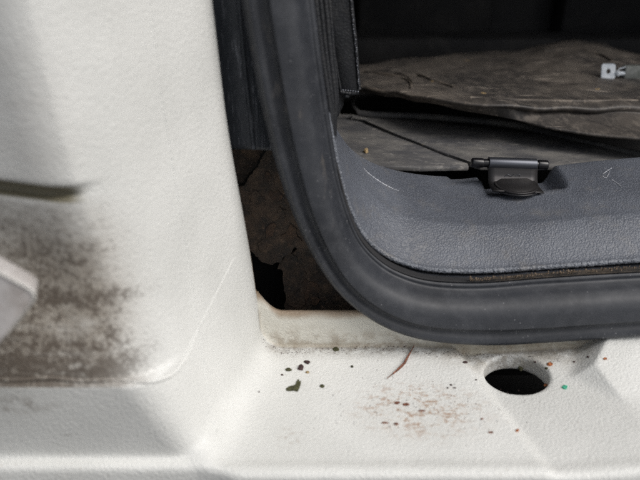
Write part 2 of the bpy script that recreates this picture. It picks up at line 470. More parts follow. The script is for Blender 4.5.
# ------------------------------------------------------------------ white moulded body, as a solid field turned into a mesh
def xW(z): return -0.0350 - 0.052 * z
def xB(z): return -0.1058 + 0.0478 * np.exp(-np.maximum(z, 0) / 0.1)
HC = at(516, 376, z=-0.006); HR = 0.0186
A_ = at(561, 384, z=-0.006); B_ = at(640, 435, z=-0.006); T_ = at(595, 363, z=0.008); T2_ = at(640, 428, z=-0.003); G_ = at(566, 350, z=-0.006)
def plane_h(p, q, r):
    n = (q - p).cross(r - p)
    if n.z < 0: n = -n
    return lambda X, Y: p.z - (n.x * (X - p.x) + n.y * (Y - p.y)) / n.z
hF, hG = plane_h(A_, B_, T_), plane_h(A_, T_, G_)
tslope = (T_.z - T2_.z) / (T_.y - T2_.y)
def field(X, Y, Z):
    # pillar
    t = np.clip(-Y / 0.098, 0, 1.25)
    xj = xW(Z) + (xB(Z) - xW(Z)) * t + 0.010 * t * (1 - t)
    dJ = (X - xj) * 0.93
    up = smoothstep(0.047, 0.0492, Z); up2 = smoothstep(0.1385, 0.1405, Z)
    left = np.maximum(0, xB(Z) - 0.004 - X)
    yF = -0.0962 - 0.0036 * up + 0.0058 * up * smoothstep(0.050, 0.105, Z) - 0.0030 * up2 * smoothstep(-0.085, -0.10, X) + 0.36 * left * smoothstep(0.046, 0.12, Z) - 0.11 * np.clip(Z, 0, 0.05) * (1 - up)
    dF = yF - Y
    k = 0.012 + 0.014 * up
    h = np.maximum(k - np.abs(dJ - dF), 0) / k
    pil = np.maximum(dJ, dF) + h * h * k * 0.25
    pil = smax(pil, Y - 0.008 - 0.004 * smoothstep(0.03, 0.16, Z), 0.016 + 0.022 * smoothstep(0.03, 0.16, Z))
    pil = smax(pil, -0.014 - Z, 0.002)
    # slot moulded into the outer face
    zc = 0.1350 + 0.02 * (X + 0.12)
    taper = np.clip((-0.0925 - X) / 0.022, 0, 1)
    half = 0.0036 * taper - 0.0006
    slot = np.maximum(np.abs(Z - zc) - half, Y - yF - 0.0055)
    slot = np.maximum(slot, X + 0.0925)
    pil = smax(pil, -slot, 0.002)
    # ledge
    D1 = 0.084 + 0.022 * (-Y - 0.005) / 0.096
    hh = -0.006 * smoothstep(D1 - 0.001, D1 + 0.008, X) * (0.35 + 0.65 * smoothstep(-0.095, -0.03, Y)) + 0.09 * np.clip(X - D1 - 0.008, 0, 0.06)
    top = T_.z + tslope * (Y - T_.y)
    hp = np.minimum(np.minimum(hF(X, Y), hG(X, Y)), top)
    hh = smax(hh, hp, 0.003)
    hh = hh + 0.0010 * np.exp(-((Y + 0.103) / 0.004) ** 2) * smoothstep(-0.06, -0.03, X)       # rolled front rim
    dT = (Z - hh) * 0.92
    led = smax(dT, hh - 0.0120 - Z, 0.002)
    yfr = -0.1018 - 0.0057 * smoothstep(-0.060, -0.035, X)
    led = smax(led, yfr - Y, 0.003)
    led = smax(led, Y - 0.004, 0.002)
    cyl = np.sqrt((X - HC.x) ** 2 + (Y - HC.y) ** 2) - HR
    led = smax(led, -cyl, 0.0022)
    front = smax(np.abs(Y - yfr - 0.0025) - 0.0025, Z + 0.001, 0.004)
    led = smin(led, front, 0.002)
    # riser
    zr = 0.0250 + 0.014 * np.clip((-0.0235 - X) / 0.0145, 0, 1) ** 1.8
    ris = smax((np.abs(Y - 0.0012) - 0.0022), (Z - zr) * 0.85, 0.0025)
    ris = np.maximum(ris, -0.011 - Z)
    ris = smax(ris, (-0.0385 + 0.10 * np.clip(-Z, -1, 1) * 0 - X + 0.5 * np.clip(0.010 - Z, 0, 0.01) ** 2 * 100), 0.002)
    kk = 0.003 + 0.011 * smoothstep(-0.068, -0.052, X)
    return smin(smin(pil, led, kk), ris, 0.0022)
def surface_nets(lo, hi, h, skip=None):
    n = [int(round((hi[i] - lo[i]) / h)) + 1 for i in range(3)]
    ax = [(lo[i] + h * np.arange(n[i])).astype(np.float32) for i in range(3)]
    Fv = field(ax[0][:, None, None], ax[1][None, :, None], ax[2][None, None, :]).astype(np.float32)
    S = Fv < 0
    cnt = np.zeros([k - 1 for k in n], np.int8)
    for a in (0, 1):
        for b in (0, 1):
            for c in (0, 1):
                cnt += S[a:n[0] - 1 + a, b:n[1] - 1 + b, c:n[2] - 1 + c]
    act = (cnt > 0) & (cnt < 8)
    I = np.argwhere(act)
    idx = -np.ones(act.shape, np.int32); idx[act] = np.arange(len(I))
    corners = np.array([(a, b, c) for a in (0, 1) for b in (0, 1) for c in (0, 1)])
    vals = np.stack([Fv[I[:, 0] + a, I[:, 1] + b, I[:, 2] + c] for a, b, c in corners], 1)
    acc = np.zeros((len(I), 3)); num = np.zeros(len(I))
    for i in range(8):
        for j in range(i + 1, 8):
            if np.abs(corners[i] - corners[j]).sum() != 1: continue
            va, vb = vals[:, i], vals[:, j]
            mk = (va < 0) != (vb < 0)
            t = np.where(mk, va / np.where(mk, va - vb, 1), 0)
            acc += np.where(mk[:, None], corners[i] + t[:, None] * (corners[j] - corners[i]), 0); num += mk
    V = (I + acc / num[:, None]) * h + np.array(lo)
    quads = []
    for axx in range(3):
        o1, o2 = [(1, 2), (2, 0), (0, 1)][axx]
        sl0 = [slice(None)] * 3; sl1 = [slice(None)] * 3
        sl0[axx] = slice(0, -1); sl1[axx] = slice(1, None)
        s0, s1 = S[tuple(sl0)], S[tuple(sl1)]
        E = np.argwhere(s0 != s1)
        ok = (E[:, o1] > 0) & (E[:, o2] > 0) & (E[:, o1] < n[o1] - 1) & (E[:, o2] < n[o2] - 1)
        E = E[ok]
        def cell(d1, d2):
            c = E.copy(); c[:, o1] -= d1; c[:, o2] -= d2
            return idx[c[:, 0], c[:, 1], c[:, 2]]
        q = np.stack([cell(1, 1), cell(0, 1), cell(0, 0), cell(1, 0)], 1)
        inside0 = s0[tuple(E.T)]
        q[~inside0] = q[~inside0][:, ::-1]
        quads.append(q)
    Q = np.concatenate(quads)
    if skip is not None:
        c = V[Q].mean(1)
        m = np.all((c > np.array(skip[0])) & (c < np.array(skip[1])), axis=1)
        Q = Q[~m]
    return V, Q
def np_mesh(name, V, Q, mat):
    used = np.unique(Q); re = -np.ones(len(V), np.int64); re[used] = np.arange(len(used))
    V, Q = V[used], re[Q]
    me = bpy.data.meshes.new(name)
    me.vertices.add(len(V)); me.vertices.foreach_set('co', V.astype(np.float32).ravel())
    me.loops.add(Q.size); me.loops.foreach_set('vertex_index', Q.astype(np.int32).ravel())
    me.polygons.add(len(Q)); me.polygons.foreach_set('loop_start', np.arange(0, Q.size, 4, dtype=np.int32))
    me.polygons.foreach_set('use_smooth', np.ones(len(Q), bool))
    me.update(calc_edges=True); me.validate()
    me.materials.append(mat)
    o = bpy.data.objects.new(name, me); COL.objects.link(o)
    return o

body = thing('vehicle_body', 'white grained vehicle body with dirty pocket at left and drain hole in its ledge', 'vehicle body', (0, 0, 0))
LO, HI = (-0.19, -0.125, -0.055), (0.25, 0.0150, 0.26)
V, Q = surface_nets(LO, HI, 0.00125)
panel = np_mesh('body_panel', V, Q, M['white']); panel.parent = body
V2, Q2 = surface_nets((-0.45, -0.128, -0.25), (0.75, 0.020, 0.80), 0.004, (LO, HI))
p2 = np_mesh('outer_body_panel', V2, Q2, M['white']); p2.parent = body
BV = BVHTree.FromPolygons([Vector(v) for v in V.tolist()], [tuple(q) for q in Q.tolist()])
def hit(px, py, bvh=BV, lift=0.0):
    d = ray(px, py).normalized()
    p, n, i, dist = bvh.ray_cast(CAM, d)
    if p is None: return at(px, py, z=0.0), Vector((0, 0, 1))
    if n.dot(d) > 0: n = -n
    return p + n * lift, n

# moulding lines and the sagging bead under the pocket
def on_body(pts, lift):
    c = arc([(x, y, 0) for x, y in pts], 50)
    return [hit(x, y, lift=lift)[0] for x, y, _ in c]
ml = tube('moulding_line', on_body([(148, -12), (152, 20), (157, 60), (164, 110), (173, 165), (182, 220), (191, 275), (199, 325), (206, 375), (214, 420), (217, 432)], -0.0002), 0.00055, M['white'], body, 120, 8)
ml2 = tube('moulding_line', on_body([(237, 252), (229, 268), (217, 292), (204, 318), (190, 345), (180, 366)], -0.0001), lambda t: 0.0004 * min(1, 8 * t + .05), M['white'], body, 60, 8)
bead = tube('sealant_bead', on_body([(-40, 379), (-10, 379), (20, 380), (50, 378), (80, 381), (110, 380), (135, 382), (155, 381), (172, 375), (184, 362), (192, 347), (200, 326)], -0.0002),
            lambda t: 0.0011 * (1 - 0.75 * max(0, t - 0.7) / 0.3), M['white'], body, 140, 10, 0.8, 0.15)

# cavity under the ledge, seen through the drain hole
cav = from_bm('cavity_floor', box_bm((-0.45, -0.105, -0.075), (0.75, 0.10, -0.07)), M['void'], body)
# ------------------------------------------------------------------ inner steel seen in the gap behind the riser
def plate(name, pix, y, mat, th=0.002, parent=body, ys=None):
    rr = random.Random(len(pix)); P = []
    for i, (x0, y0) in enumerate(pix):
        x1, y1 = pix[(i + 1) % len(pix)]
        n = max(1, int(math.hypot(x1 - x0, y1 - y0) / 2.6))
        for k in range(n): P.append((x0 + (x1 - x0) * k / n + rr.gauss(0, 0.55), y0 + (y1 - y0) * k / n + rr.gauss(0, 0.55)))
    pts = [at(px, py, y=y) for px, py in P]
    return from_bm(name, plate_bm(pts, (0, th, 0), 0.0), mat, parent, 30)
plate('inner_steel_panel', [(225, 190), (244, 186), (250, 176), (257, 168), (262, 158), (270, 146), (290, 146), (310, 200), (338, 262), (300, 250), (295, 247), (291, 252), (283, 258), (280, 262), (270, 265), (262, 262), (257, 258), (252, 252), (225, 240)], 0.030, M['rust'])
plate('inner_steel_panel', [(222, 140), (268, 140), (260, 157), (255, 167), (248, 175), (242, 184), (222, 188)], 0.036, M['rust'])
plate('inner_steel_panel', [(283, 262), (289, 258.5), (294, 252), (299, 244), (340, 244), (365, 300), (365, 340), (282, 345), (282, 322), (286, 300), (283, 285)], 0.035, M['rust'])
rk = random.Random(11)
for k, (fx, fy) in enumerate(((256, 200), (268, 178), (282, 214), (270, 232), (262, 246), (292, 236), (300, 272), (308, 290), (296, 300), (276, 196), (288, 262), (316, 300))):
    n = 10; r = rk.uniform(4.5, 9.5)
    plate('rust_flake', [(fx + math.cos(2 * math.pi * i / n) * r * rk.uniform(.4, 1.5), fy + math.sin(2 * math.pi * i / n) * r * rk.uniform(.4, 1.4)) for i in range(n)], 0.0294 - 0.0002 * (k % 3) + (0.005 if fy > 255 else 0), M['rust2' if k % 2 else 'rust'], 0.0012)
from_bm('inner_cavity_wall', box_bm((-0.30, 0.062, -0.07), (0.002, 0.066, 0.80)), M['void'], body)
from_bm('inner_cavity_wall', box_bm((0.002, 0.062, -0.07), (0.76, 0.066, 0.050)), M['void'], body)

# scratched black pillar cover between body edge and seal
cov = thing('pillar_cover', 'scratched black plastic strip between the white body edge and the rubber seal', 'trim strip', at(240, 120, y=0.02))
loft('cover_strip', [[at(186, -140, y=0.016), at(196, -40, y=0.016), at(206, 50, y=0.016), at(222, 149, y=0.016)],
                     [at(226, -140, y=0.010), at(232, -40, y=0.010), at(239, 50, y=0.010), at(250, 149, y=0.010)],
                     [at(256, -140, y=0.016), at(262, -40, y=0.016), at(268, 50, y=0.016), at(282, 151, y=0.016)]], 60, 24, M['scratch'], cov, 0.002)
tube('edge_groove', [at(231, -140, y=0.0085), at(236, -40, y=0.0085), at(243, 50, y=0.0085), at(254, 149, y=0.0085)], 0.0012, M['scratch'], cov, 40, 8)

# ------------------------------------------------------------------ rubber seal
seal = thing('door_seal', 'thick black rubber weather seal curving round the corner of the boot opening', 'rubber seal', at(330, 250, y=0.0))
YO, YI = -0.012, 0.006
outer = [(229, -80), (238, 0), (249, 60), (259, 110), (270, 155), (284, 200), (302, 243), (326, 283), (352, 311), (385, 332), (425, 345), (480, 349.5), (540, 348), (600, 344), (660, 339), (760, 330)]
inner = [(303, -80), (314, 0), (320, 50), (326, 95), (331, 128), (337, 165), (346, 201), (358, 232), (375, 253), (398, 268), (430, 277), (480, 279), (540, 274.5), (600, 270.5), (660, 267.5), (760, 262)]
prof = [(1.01, 0.030), (0.00, 0.022), (0.00, 0.004), (0.03, 0.0005), (0.09, 0.0), (0.13, -0.0035), (0.17, -0.0085), (0.24, -0.0135), (0.34, -0.0165), (0.45, -0.0180), (0.555, -0.0188), (0.572, -0.0182), (0.582, -0.0166),
        (0.63, -0.0140), (0.70, -0.0135), (0.78, -0.0155), (0.86, -0.0158), (0.94, -0.0115), (0.99, -0.004), (1.0, 0.004), (1.01, 0.030)]
NU = 260
Ro = cr([at(x, y, y=YO) for x, y in outer], NU); Ri = cr([at(x, y, y=YI) for x, y in inner], NU)
prof_s = cr([(a, b, 0) for a, b in prof[1:-1]], 90)
prof_s = np.vstack([prof_s])
vs = []
for i in range(NU):
    for a, b, _ in prof_s:
        p = Ri[i] * (1 - a) + Ro[i] * a
        base = (1 - a) * 0.0 + a * 0.0
        wob = 0.0004 * math.sin(i * 0.13 + a * 5) * math.sin(i * 0.041)
        vs.append((p[0], b * 0.9 + 0.000 + wob, p[2]))
so = link_mesh('seal_strip', vs, grid_faces(NU, len(prof_s)), M['rubber']); adopt(seal, so)
# gripping flange behind the seal
fl = []
for i in range(0, NU):
    c = Ri[i] * 0.6 + Ro[i] * 0.4
    n = Ri[i] - Ro[i]; n[1] = 0; n /= np.linalg.norm(n)
    for a, b in ((-.004, -.002), (.004, -.002), (.004, .016), (-.004, .016), (-.004, -.002)):
        q = c + n * a; fl.append((q[0], b, q[2]))
fo = link_mesh('seal_flange', fl, grid_faces(NU, 5), M['rubber'], None, False); adopt(seal, fo)
BVs = BVHTree.FromPolygons([Vector(v) for v in vs], grid_faces(NU, len(prof_s)))

# ------------------------------------------------------------------ grey grained sill trim
trim = thing('sill_trim', 'blue grey grained plastic sill trim inside the seal, with a white scratch', 'sill trim', at(480, 220, y=0.03))
bead_ = [((327, 112), .014), ((332, 138), .013), ((338, 168), .012), ((347, 200), .012), ((360, 229), .012), ((377, 248), .012), ((400, 261), .012), ((432, 269), .012), ((480, 270.5), .012), ((540, 267), .012), ((600, 262.5), .012), ((660, 258), .012), ((760, 250), .012)]
low_ = [((326, 114), .020), ((330, 142), .020), ((335, 173), .020), ((344, 206), .020), ((357, 236), .020), ((374, 255), .020), ((398, 268), .020), ((431, 276), .020), ((480, 277), .020), ((540, 273), .020), ((600, 268.5), .020), ((660, 264), .020), ((760, 256), .020)]
b2_ = [((328, 112), .018), ((334, 138), .017), ((341, 168), .016), ((351, 199), .016), ((364, 226), .016), ((381, 244), .016), ((403, 256), .016), ((433, 263), .016), ((480, 264.5), .016), ((540, 261), .016), ((600, 256), .016), ((660, 251), .016), ((760, 243), .016)]
crs_ = [((328.6, 112), .028), ((336, 136), .030), ((346, 163), .032), ((360, 189), .034), ((378, 207), .036), ((400, 219), .037), ((425, 226), .037), ((450, 229), .037), ((490, 229.5), .037), ((545, 226), .037), ((600, 221), .037), ((660, 216), .037), ((760, 208), .037)]
mid_ = [((329.0, 112), .034), ((337, 135), .038), ((348, 159), .042), ((364, 181), .048), ((384, 197), .051), ((406, 207), .052), ((430, 213), .052), ((455, 215.5), .052), ((492, 216), .052), ((545, 212.5), .052), ((600, 207), .052), ((660, 202), .052), ((760, 194), .052)]
top_ = [((329.6, 113), .040), ((339, 133), .052), ((352, 150), .072), ((370, 162), .090), ((392, 170), .100), ((414, 174.5), .105), ((437, 177), .107), ((460, 177.5), .108), ((492, 174), .108), ((547, 168), .109), ((600, 162), .109), ((660, 157), .109), ((760, 149), .109)]
drop_ = [((329.6, 116), .043), ((340, 138), .056), ((354, 156), .075), ((372, 169), .093), ((394, 178), .102), ((415, 183), .107), ((438, 186), .109), ((461, 186), .110), ((492, 183), .110), ((547, 177), .111), ((600, 171), .111), ((660, 166), .111), ((760, 158), .111)]
rows = [[at(p[0], p[1], y=y) for p, y in r] for r in (low_, bead_, b2_, crs_, mid_, top_, drop_)]
RC = at(515, 180, z=0.078)
zt = at(547, 168, y=0.109).z
def dent(V):
    x, y = V[..., 0], V[..., 1]
    xl, xr = at(484, 185, y=0.10).x, at(553, 185, y=0.10).x
    s = smoothstep(xl - 0.003, xl + 0.001, x) * smoothstep(xr + 0.005, xr - 0.004, x) * smoothstep(0.078, 0.085, y)
    V[..., 2] -= 0.0125 * s
    s2 = smoothstep(at(451, 175, y=0.1).x - 0.001, at(455, 175, y=0.1).x, x) * smoothstep(xl + 0.002, xl - 0.002, x) * smoothstep(0.100, 0.103, y)
    V[..., 2] -= 0.002 * s2
    return V
sp_, Vt = loft('trim_shell', rows, 320, 110, M['trim'], trim, 0.0, False, dent)
BVt = BVHTree.FromPolygons([Vector(v) for v in Vt.reshape(-1, 3)], grid_faces(320, 110))
# corded lower edge
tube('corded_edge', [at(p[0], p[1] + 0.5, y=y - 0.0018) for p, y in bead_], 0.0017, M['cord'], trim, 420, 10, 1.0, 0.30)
# white scratch across the trim
def on_trim(pts, lift=0.0002): return [hit(x, y, BVt, lift)[0] for x, y in pts]
M['scuff'] = new_mat('white_scuff', (0.42, 0.43, 0.46), 0.7)
tube('scratch', on_trim([(363, 168), (369, 174), (377, 180), (385, 185), (393, 189), (399, 191)]), lambda t: 0.00012 + 0.00022 * math.sin(math.pi * t), M['scuff'], trim, 110, 6, 0.5, 1.8)
for pts in ([(604, 168), (609, 172), (606, 178), (602, 176)], [(612, 180), (618, 184), (622, 188)], [(603, 174), (612, 168)]):
    tube('scratch', on_trim(pts), 0.00022, M['scuff'], trim, 50, 6, 0.5, 1.9)

# grit lying in the gap between trim edge and seal
def grit_heap(name, spots, mat, label, cat='grit', size=(0.0003, 0.0009)):
    vs, fs = [], []
    for p in spots:
        r = random.uniform(*size); o = len(vs)
        for k, d in enumerate(((1, 0, 0), (-.5, .87, 0), (-.5, -.87, 0), (0, 0, 1), (0, 0, -1))):
            vs.append(Vector(p) + Vector(d) * r * random.uniform(0.6, 1.3))
        for a, b in ((0, 1), (1, 2), (2, 0)): fs += [(o + a, o + b, o + 3), (o + b, o + a, o + 4)]
    o = link_mesh(name, vs, fs, mat, None, False)
    return tag(o, label, cat, None, 'stuff')
spots = []
for i in range(260):
    t = random.random() ** 1.5
    px = 470 + 180 * t
    py = np.interp(px, [430, 480, 540, 600, 660], [280, 280.5, 276.5, 272, 268]) + random.gauss(-2.2, 1.0) + (1 if px < 520 else 0)
    spots.append(at(px, py, y=0.001 + random.uniform(-.0006, .001)))
tag(grit_heap('sandy_grit', spots, M['gritmix'], 'sandy brown grit caught between the sill trim edge and the rubber seal'), None)
lining = [[at(x, y + o, y=yy) for (x, y) in inner[5:]] for o, yy in ((-3, 0.011), (3, 0.001))]
M['gasket'] = dusty_mat('dirty_gasket', (0.02, 0.018, 0.016), (0.14, 0.105, 0.07), 60, 0.9, 0.9, 0.001)
_g = G(M['gasket']); _c = _g.b.inputs['Base Color'].links[0].from_socket
_g.color(_g.mix(_g.mul(_g.ramp(_g.xyz()[0], 0.09, 0.13), 0.6), (0.018, 0.018, 0.020), _c))
loft('gasket_strip', lining, 160, 6, M['gasket'], seal, 0.0006, False)

# ------------------------------------------------------------------ latch in the sill recess
lp = at(512, 164, z=0.0885)
latch = thing('floor_latch', 'black steel pin and bracket latch with round bolt head in the sill recess', 'latch', lp)
ax = (at(547, 164.5, y=lp.y) - at(473, 162, y=lp.y)).normalized()
def ptx(px, dz=0.0, dy=0.0):
    p = at(px, 164, y=lp.y); c = lp + ax * (p.x - lp.x) / ax.x
    return c + Vector((0, dy, dz))
def rod(name, a, b, r, mat, bev):
    A, B = ptx(a), ptx(b)
    return from_bm(name, cyl_bm((A + B) / 2, ax, r, (B - A).length, 32, bev), mat, latch, 40)
rod('pin', 472, 548, 0.0030, M['pinblack'], 0.0012)
rod('sleeve', 488, 536, 0.0044, M['sleeve'], 0.0004)
rod('end_cap', 471, 484, 0.0034, M['pinblack'], 0.0014)
rod('end_cap', 537, 548, 0.0036, M['pinblack'], 0.0012)
# bracket wraps the sleeve and runs forward and down
br = []
for px in (487.5, 536.5):
    c = ptx(px)
    pr = [(c.y - 0.0032, c.z - 0.0005), (c.y - 0.0040, c.z - 0.0040), (c.y - 0.0058, c.z - 0.0085), (c.y - 0.010, c.z - 0.0122), (c.y - 0.022, c.z - 0.0128)]
    br.append([Vector((c.x, a, b)) for a, b in pr])
bo, _ = loft('bracket', br, 30, 8, M['latchsteel'], latch, 0.0010, False)
bc = ptx(513.5, -0.0112, -0.0115)
from_bm('washer', cyl_bm(bc, (0, -0.1, 1), 0.0150, 0.0016, 48, 0.0005), M['latchsteel'], latch, 40)
bm = cyl_bm(bc + Vector((0, 0, 0.0015)), (0, -0.1, 1), 0.0136, 0.0016, 48, 0.0, 0.0105)
from_bm('bolt_head', bm, M['latchsteel'], latch, 50)
bm = cyl_bm(bc + Vector((0, 0, -0.0024)), (0, 0, 1), 0.0158, 0.0012, 48, 0.0004)
from_bm('washer', bm, M['pinblack'], latch, 40)
for pts in (((505, 176.5), (508, 174.5), (511, 176), (514, 174.5)), ((516, 175.5), (519, 174.5), (521, 176))):
    tube('stamped_mark', [at(x, y, y=lp.y - 0.0062) for x, y in pts], 0.00022, M['sleeve'], latch, 16, 6)
# ------------------------------------------------------------------ black vinyl pillar trim inside the seal
pt = thing('pillar_trim', 'black vinyl pillar trim with stitched edge hanging inside the boot opening', 'pillar trim', at(340, 60, y=0.06))
yp = 0.050
sl = [at(322, -90, y=yp), at(346, -90, y=yp), at(352, 0, y=yp), at(357, 50, y=yp), at(360, 90, y=yp), at(357, 94, y=yp), at(341, 92, y=yp), at(334, 50, y=yp), at(328, 0, y=yp)]
from_bm('trim_pad', plate_bm(sl, (0.002, 0.030, 0), 0.0008), M['blackvinyl'], pt, 40)
tube('welt', [at(323, -90, y=yp - .0005), at(328, 0, y=yp - .0005), at(334, 50, y=yp - .0005), at(341, 92, y=yp - .0005)], 0.0007, M['blackvinyl'], pt, 60, 8)
tube('welt', [at(345.5, -90, y=yp), at(351, 0, y=yp), at(356, 50, y=yp), at(359.3, 89, y=yp)], 0.0011, M['blackvinyl'], pt, 160, 8, 1, 0.4)
tube('welt', [at(359, 92.5, y=yp), at(351, 93.5, y=yp), at(341, 92, y=yp)], 0.0010, M['blackvinyl'], pt, 40, 8, 1, 0.4)
# stitches along the welt and the bottom
M['thread'] = new_mat('grey_thread', (0.20, 0.21, 0.24), 0.7)
st = cr([at(345.5, -90, y=yp - .0009), at(351, 0, y=yp - .0009), at(356, 50, y=yp - .0009), at(359.3, 89, y=yp - .0009)], 64)
sme = None
for i in range(0, 62):
    p = Vector(st[i]) + Vector((random.uniform(-.0002, .0004), 0, 0))
    if sme is None:
        bm = bmesh.new(); bmesh.ops.create_icosphere(bm, subdivisions=1, radius=0.0005)
        bmesh.ops.scale(bm, vec=(0.75, 0.6, 1.15), verts=bm.verts)
        s0 = from_bm('stitch', bm, M['thread'], None, 60); sme = s0.data; s = s0
    else:
        s = bpy.data.objects.new('stitch', sme); COL.objects.link(s)
    s.parent = pt; s.location = p - pt.location
    s.rotation_euler = (0, random.uniform(-.5, .5), 0); q = random.uniform(0.5, 1.1); s.scale = (q, q, q)
for i in range(7):
    s = bpy.data.objects.new('stitch', sme); COL.objects.link(s); s.parent = pt
    s.location = at(343 + i * 2.5, 90 + 0.25 * i, y=yp - .0012) - pt.location
    s.rotation_euler = (0, 1.5, 0)
for k, (o, yy, r) in enumerate(((1.0, 0.016, 0.0018), (5, 0.022, 0.0016), (9.0, 0.030, 0.0020), (12.5, 0.038, 0.0012))):
    tube('rib', [at(303 + o * 1.2, -90, y=yy), at(314 + o * 1.2, 0, y=yy), at(320 + o * 1.05, 50, y=yy), at(327 + o * .8, 95, y=yy), at(331 + o * 0.3, 124, y=yy), at(333, 150, y=yy)], r, M['blackvinyl'], pt, 90, 10, 1.0, 0.05)
loft('backing', [[at(300, -90, y=.044), at(312, 0, y=.044), at(322, 70, y=.044), at(331, 130, y=.044)], [at(324, -90, y=.056), at(330, 0, y=.056), at(341, 70, y=.056), at(343, 105, y=.056)]], 30, 6, M['blackvinyl'], pt, 0.001, False)
bm = bmesh.new(); bmesh.ops.create_icosphere(bm, subdivisions=2, radius=0.0016)
bmesh.ops.transform(bm, matrix=Matrix.Translation(at(346.5, 96, y=yp + .001)) @ Matrix.Diagonal((1.3, 1, .8, 1)), verts=bm.verts)
from_bm('loose_clip', bm, M['blackvinyl'], pt, 60)

# ------------------------------------------------------------------ boot floor
zf = 0.078
def floor_plate(name, pix, label, th=0.004, z=zf, bev=0.0012):
    pts = [at(x, y, z=z) for x, y in pix]
    t = thing(name, label, 'floor panel', sum(pts, Vector()) / len(pts))
    bm = plate_bm(pts, (0, 0, -th), bev)
    o = from_bm('panel_board', bm, M['floor'], t, 40)
    return t
fp1 = floor_plate('floor_panel', [(315, 118.5), (341, 118.5), (350, 119.5), (361, 121.8), (391, 135), (418, 145), (445, 156), (468, 163.0), (469, 166.0), (420, 167.0), (380, 165.5), (315, 166)],
            'dusty grey floor panel wedge behind the sill trim, left of the latch')
fp2 = floor_plate('floor_panel', [(300, 114), (352, 114), (366, 118), (420, 119.5), (500, 127), (560, 138), (600, 146), (640, 157.5), (690, 164.5), (690, 165.5), (480, 165.5), (473, 162), (448, 154.5), (421, 143.5), (394, 133), (365, 119.8), (352, 117.5), (300, 117)],
            'dark grey floor panel behind the latch, running under the rubber mat edge')
tube('rim', [at(355, 92, z=zf - .001), at(353, 103, z=zf - .001), at(357, 110, z=zf), at(368, 114.5, z=zf), (at(430, 117, z=zf)), at(520, 126, z=zf), at(580, 142, z=zf - .001), at(700, 168, z=zf - .001)], 0.0032, M['floor'], fp2, 60, 10, .6)
tube('rim', [at(338, 92, z=zf), at(338, 110, z=zf), at(341, 116, z=zf), at(352, 118.0, z=zf)], 0.002, M['floor'], fp1, 30, 8, .6)

# upper loose rubber mat
mt = thing('rubber_mat', 'dusty brown black rubber mat lying curled over the boot floor', 'rubber mat', at(500, 90, z=0.10))
far = [((330, 70), .088), ((360, 66), .088), ((390, 61), .089), ((430, 57), .090), ((480, 53), .092), ((520, 50), .096), ((545, 44), .106), ((572, 41), .108), ((600, 44), .107), ((640, 55), .104), ((720, 68), .10)]
m1 = [((330, 74), .094), ((360, 70), .094), ((390, 67), .096), ((430, 65), .098), ((480, 63), .100), ((520, 61), .103), ((545, 58), .108), ((572, 55), .112), ((600, 56), .111), ((640, 66), .106), ((720, 76), .102)]
m2 = [((330, 80), .098), ((360, 78), .099), ((390, 78), .101), ((430, 80), .103), ((480, 82), .105), ((520, 82), .106), ((545, 82), .106), ((572, 82), .106), ((600, 82), .105), ((640, 84), .104), ((720, 88), .102)]
crz = [((330, 84), .100), ((360, 86), .102), ((390, 90), .106), ((430, 97), .110), ((480, 101.5), .112), ((520, 103.5), .111), ((545, 104), .110), ((572, 104.5), .109), ((600, 104.5), .108), ((640, 104), .107), ((720, 103), .106)]
cr2 = [((330, 85), .099), ((360, 88), .1005), ((390, 93), .104), ((430, 101), .1075), ((480, 107), .108), ((520, 110), .106), ((545, 112), .104), ((572, 113.5), .102), ((600, 115), .101), ((640, 117), .099), ((720, 121), .098)]
nr = [((330, 86), .097), ((360, 90), .098), ((390, 96), .101), ((430, 103.5), .103), ((480, 113), .101), ((520, 121), .098), ((545, 127), .097), ((572, 131.5), .096), ((600, 136), .095), ((640, 141), .095), ((720, 152), .095)]
rng = np.random.RandomState(3)
def mat_fn(V):
    x, y = V[..., 0], V[..., 1]
    V[..., 2] += 0.0009 * np.sin(x * 38 + y * 21) * np.sin(y * 33 + 1) + 0.0007 * np.sin(x * 120 + 3 * np.sin(y * 40))
    return V
mo, Vm = loft('mat_sheet', [[at(p[0], p[1], z=z) for p, z in r] for r in (far, m1, m2, crz, cr2, nr)], 200, 70, M['mat'], mt, 0.0018, False, mat_fn)
BVm = BVHTree.FromPolygons([Vector(v) for v in Vm.reshape(-1, 3)], grid_faces(200, 70))
def on_mat(pts, lift=0.0022): return [hit(x, y, BVm, lift)[0] for x, y in pts]
for pts, r in (([(362, 72), (375, 74), (395, 77), (407, 81), (411, 86), (411, 90.5)], .0022),
               ([(395, 74), (404, 76), (410, 80), (413, 85)], .0016),
               ([(418, 76), (430, 80), (442, 84), (455, 88)], .0026),
               ([(470, 99), (520, 101.5), (560, 102.5), (600, 102.5), (638, 102)], .0016),
               ([(545, 53), (565, 51), (585, 52), (600, 56), (612, 62)], .0030),
               ([(362, 87.5), (390, 92.5), (430, 100), (480, 107)], .0020)):
    tube('moulded_rib', on_mat(pts, 0.0009), r * 0.9, M['ribdust_lit'], mt, 60, 8, 0.4)

# zinc clip lying on the mat
cp, cn = hit(622, 79, BVm)
clip = thing('metal_clip', 'small pale zinc clip with a hole, lying on the rubber mat', 'metal clip', cp)
dpt = (cp - CAM).length
sc_ = 1.0 / F * (cp.y - CAM.y) * 1.05
def cpos(px, dz): return cp + Vector(((px - 622) * sc_, 0, dz * sc_))
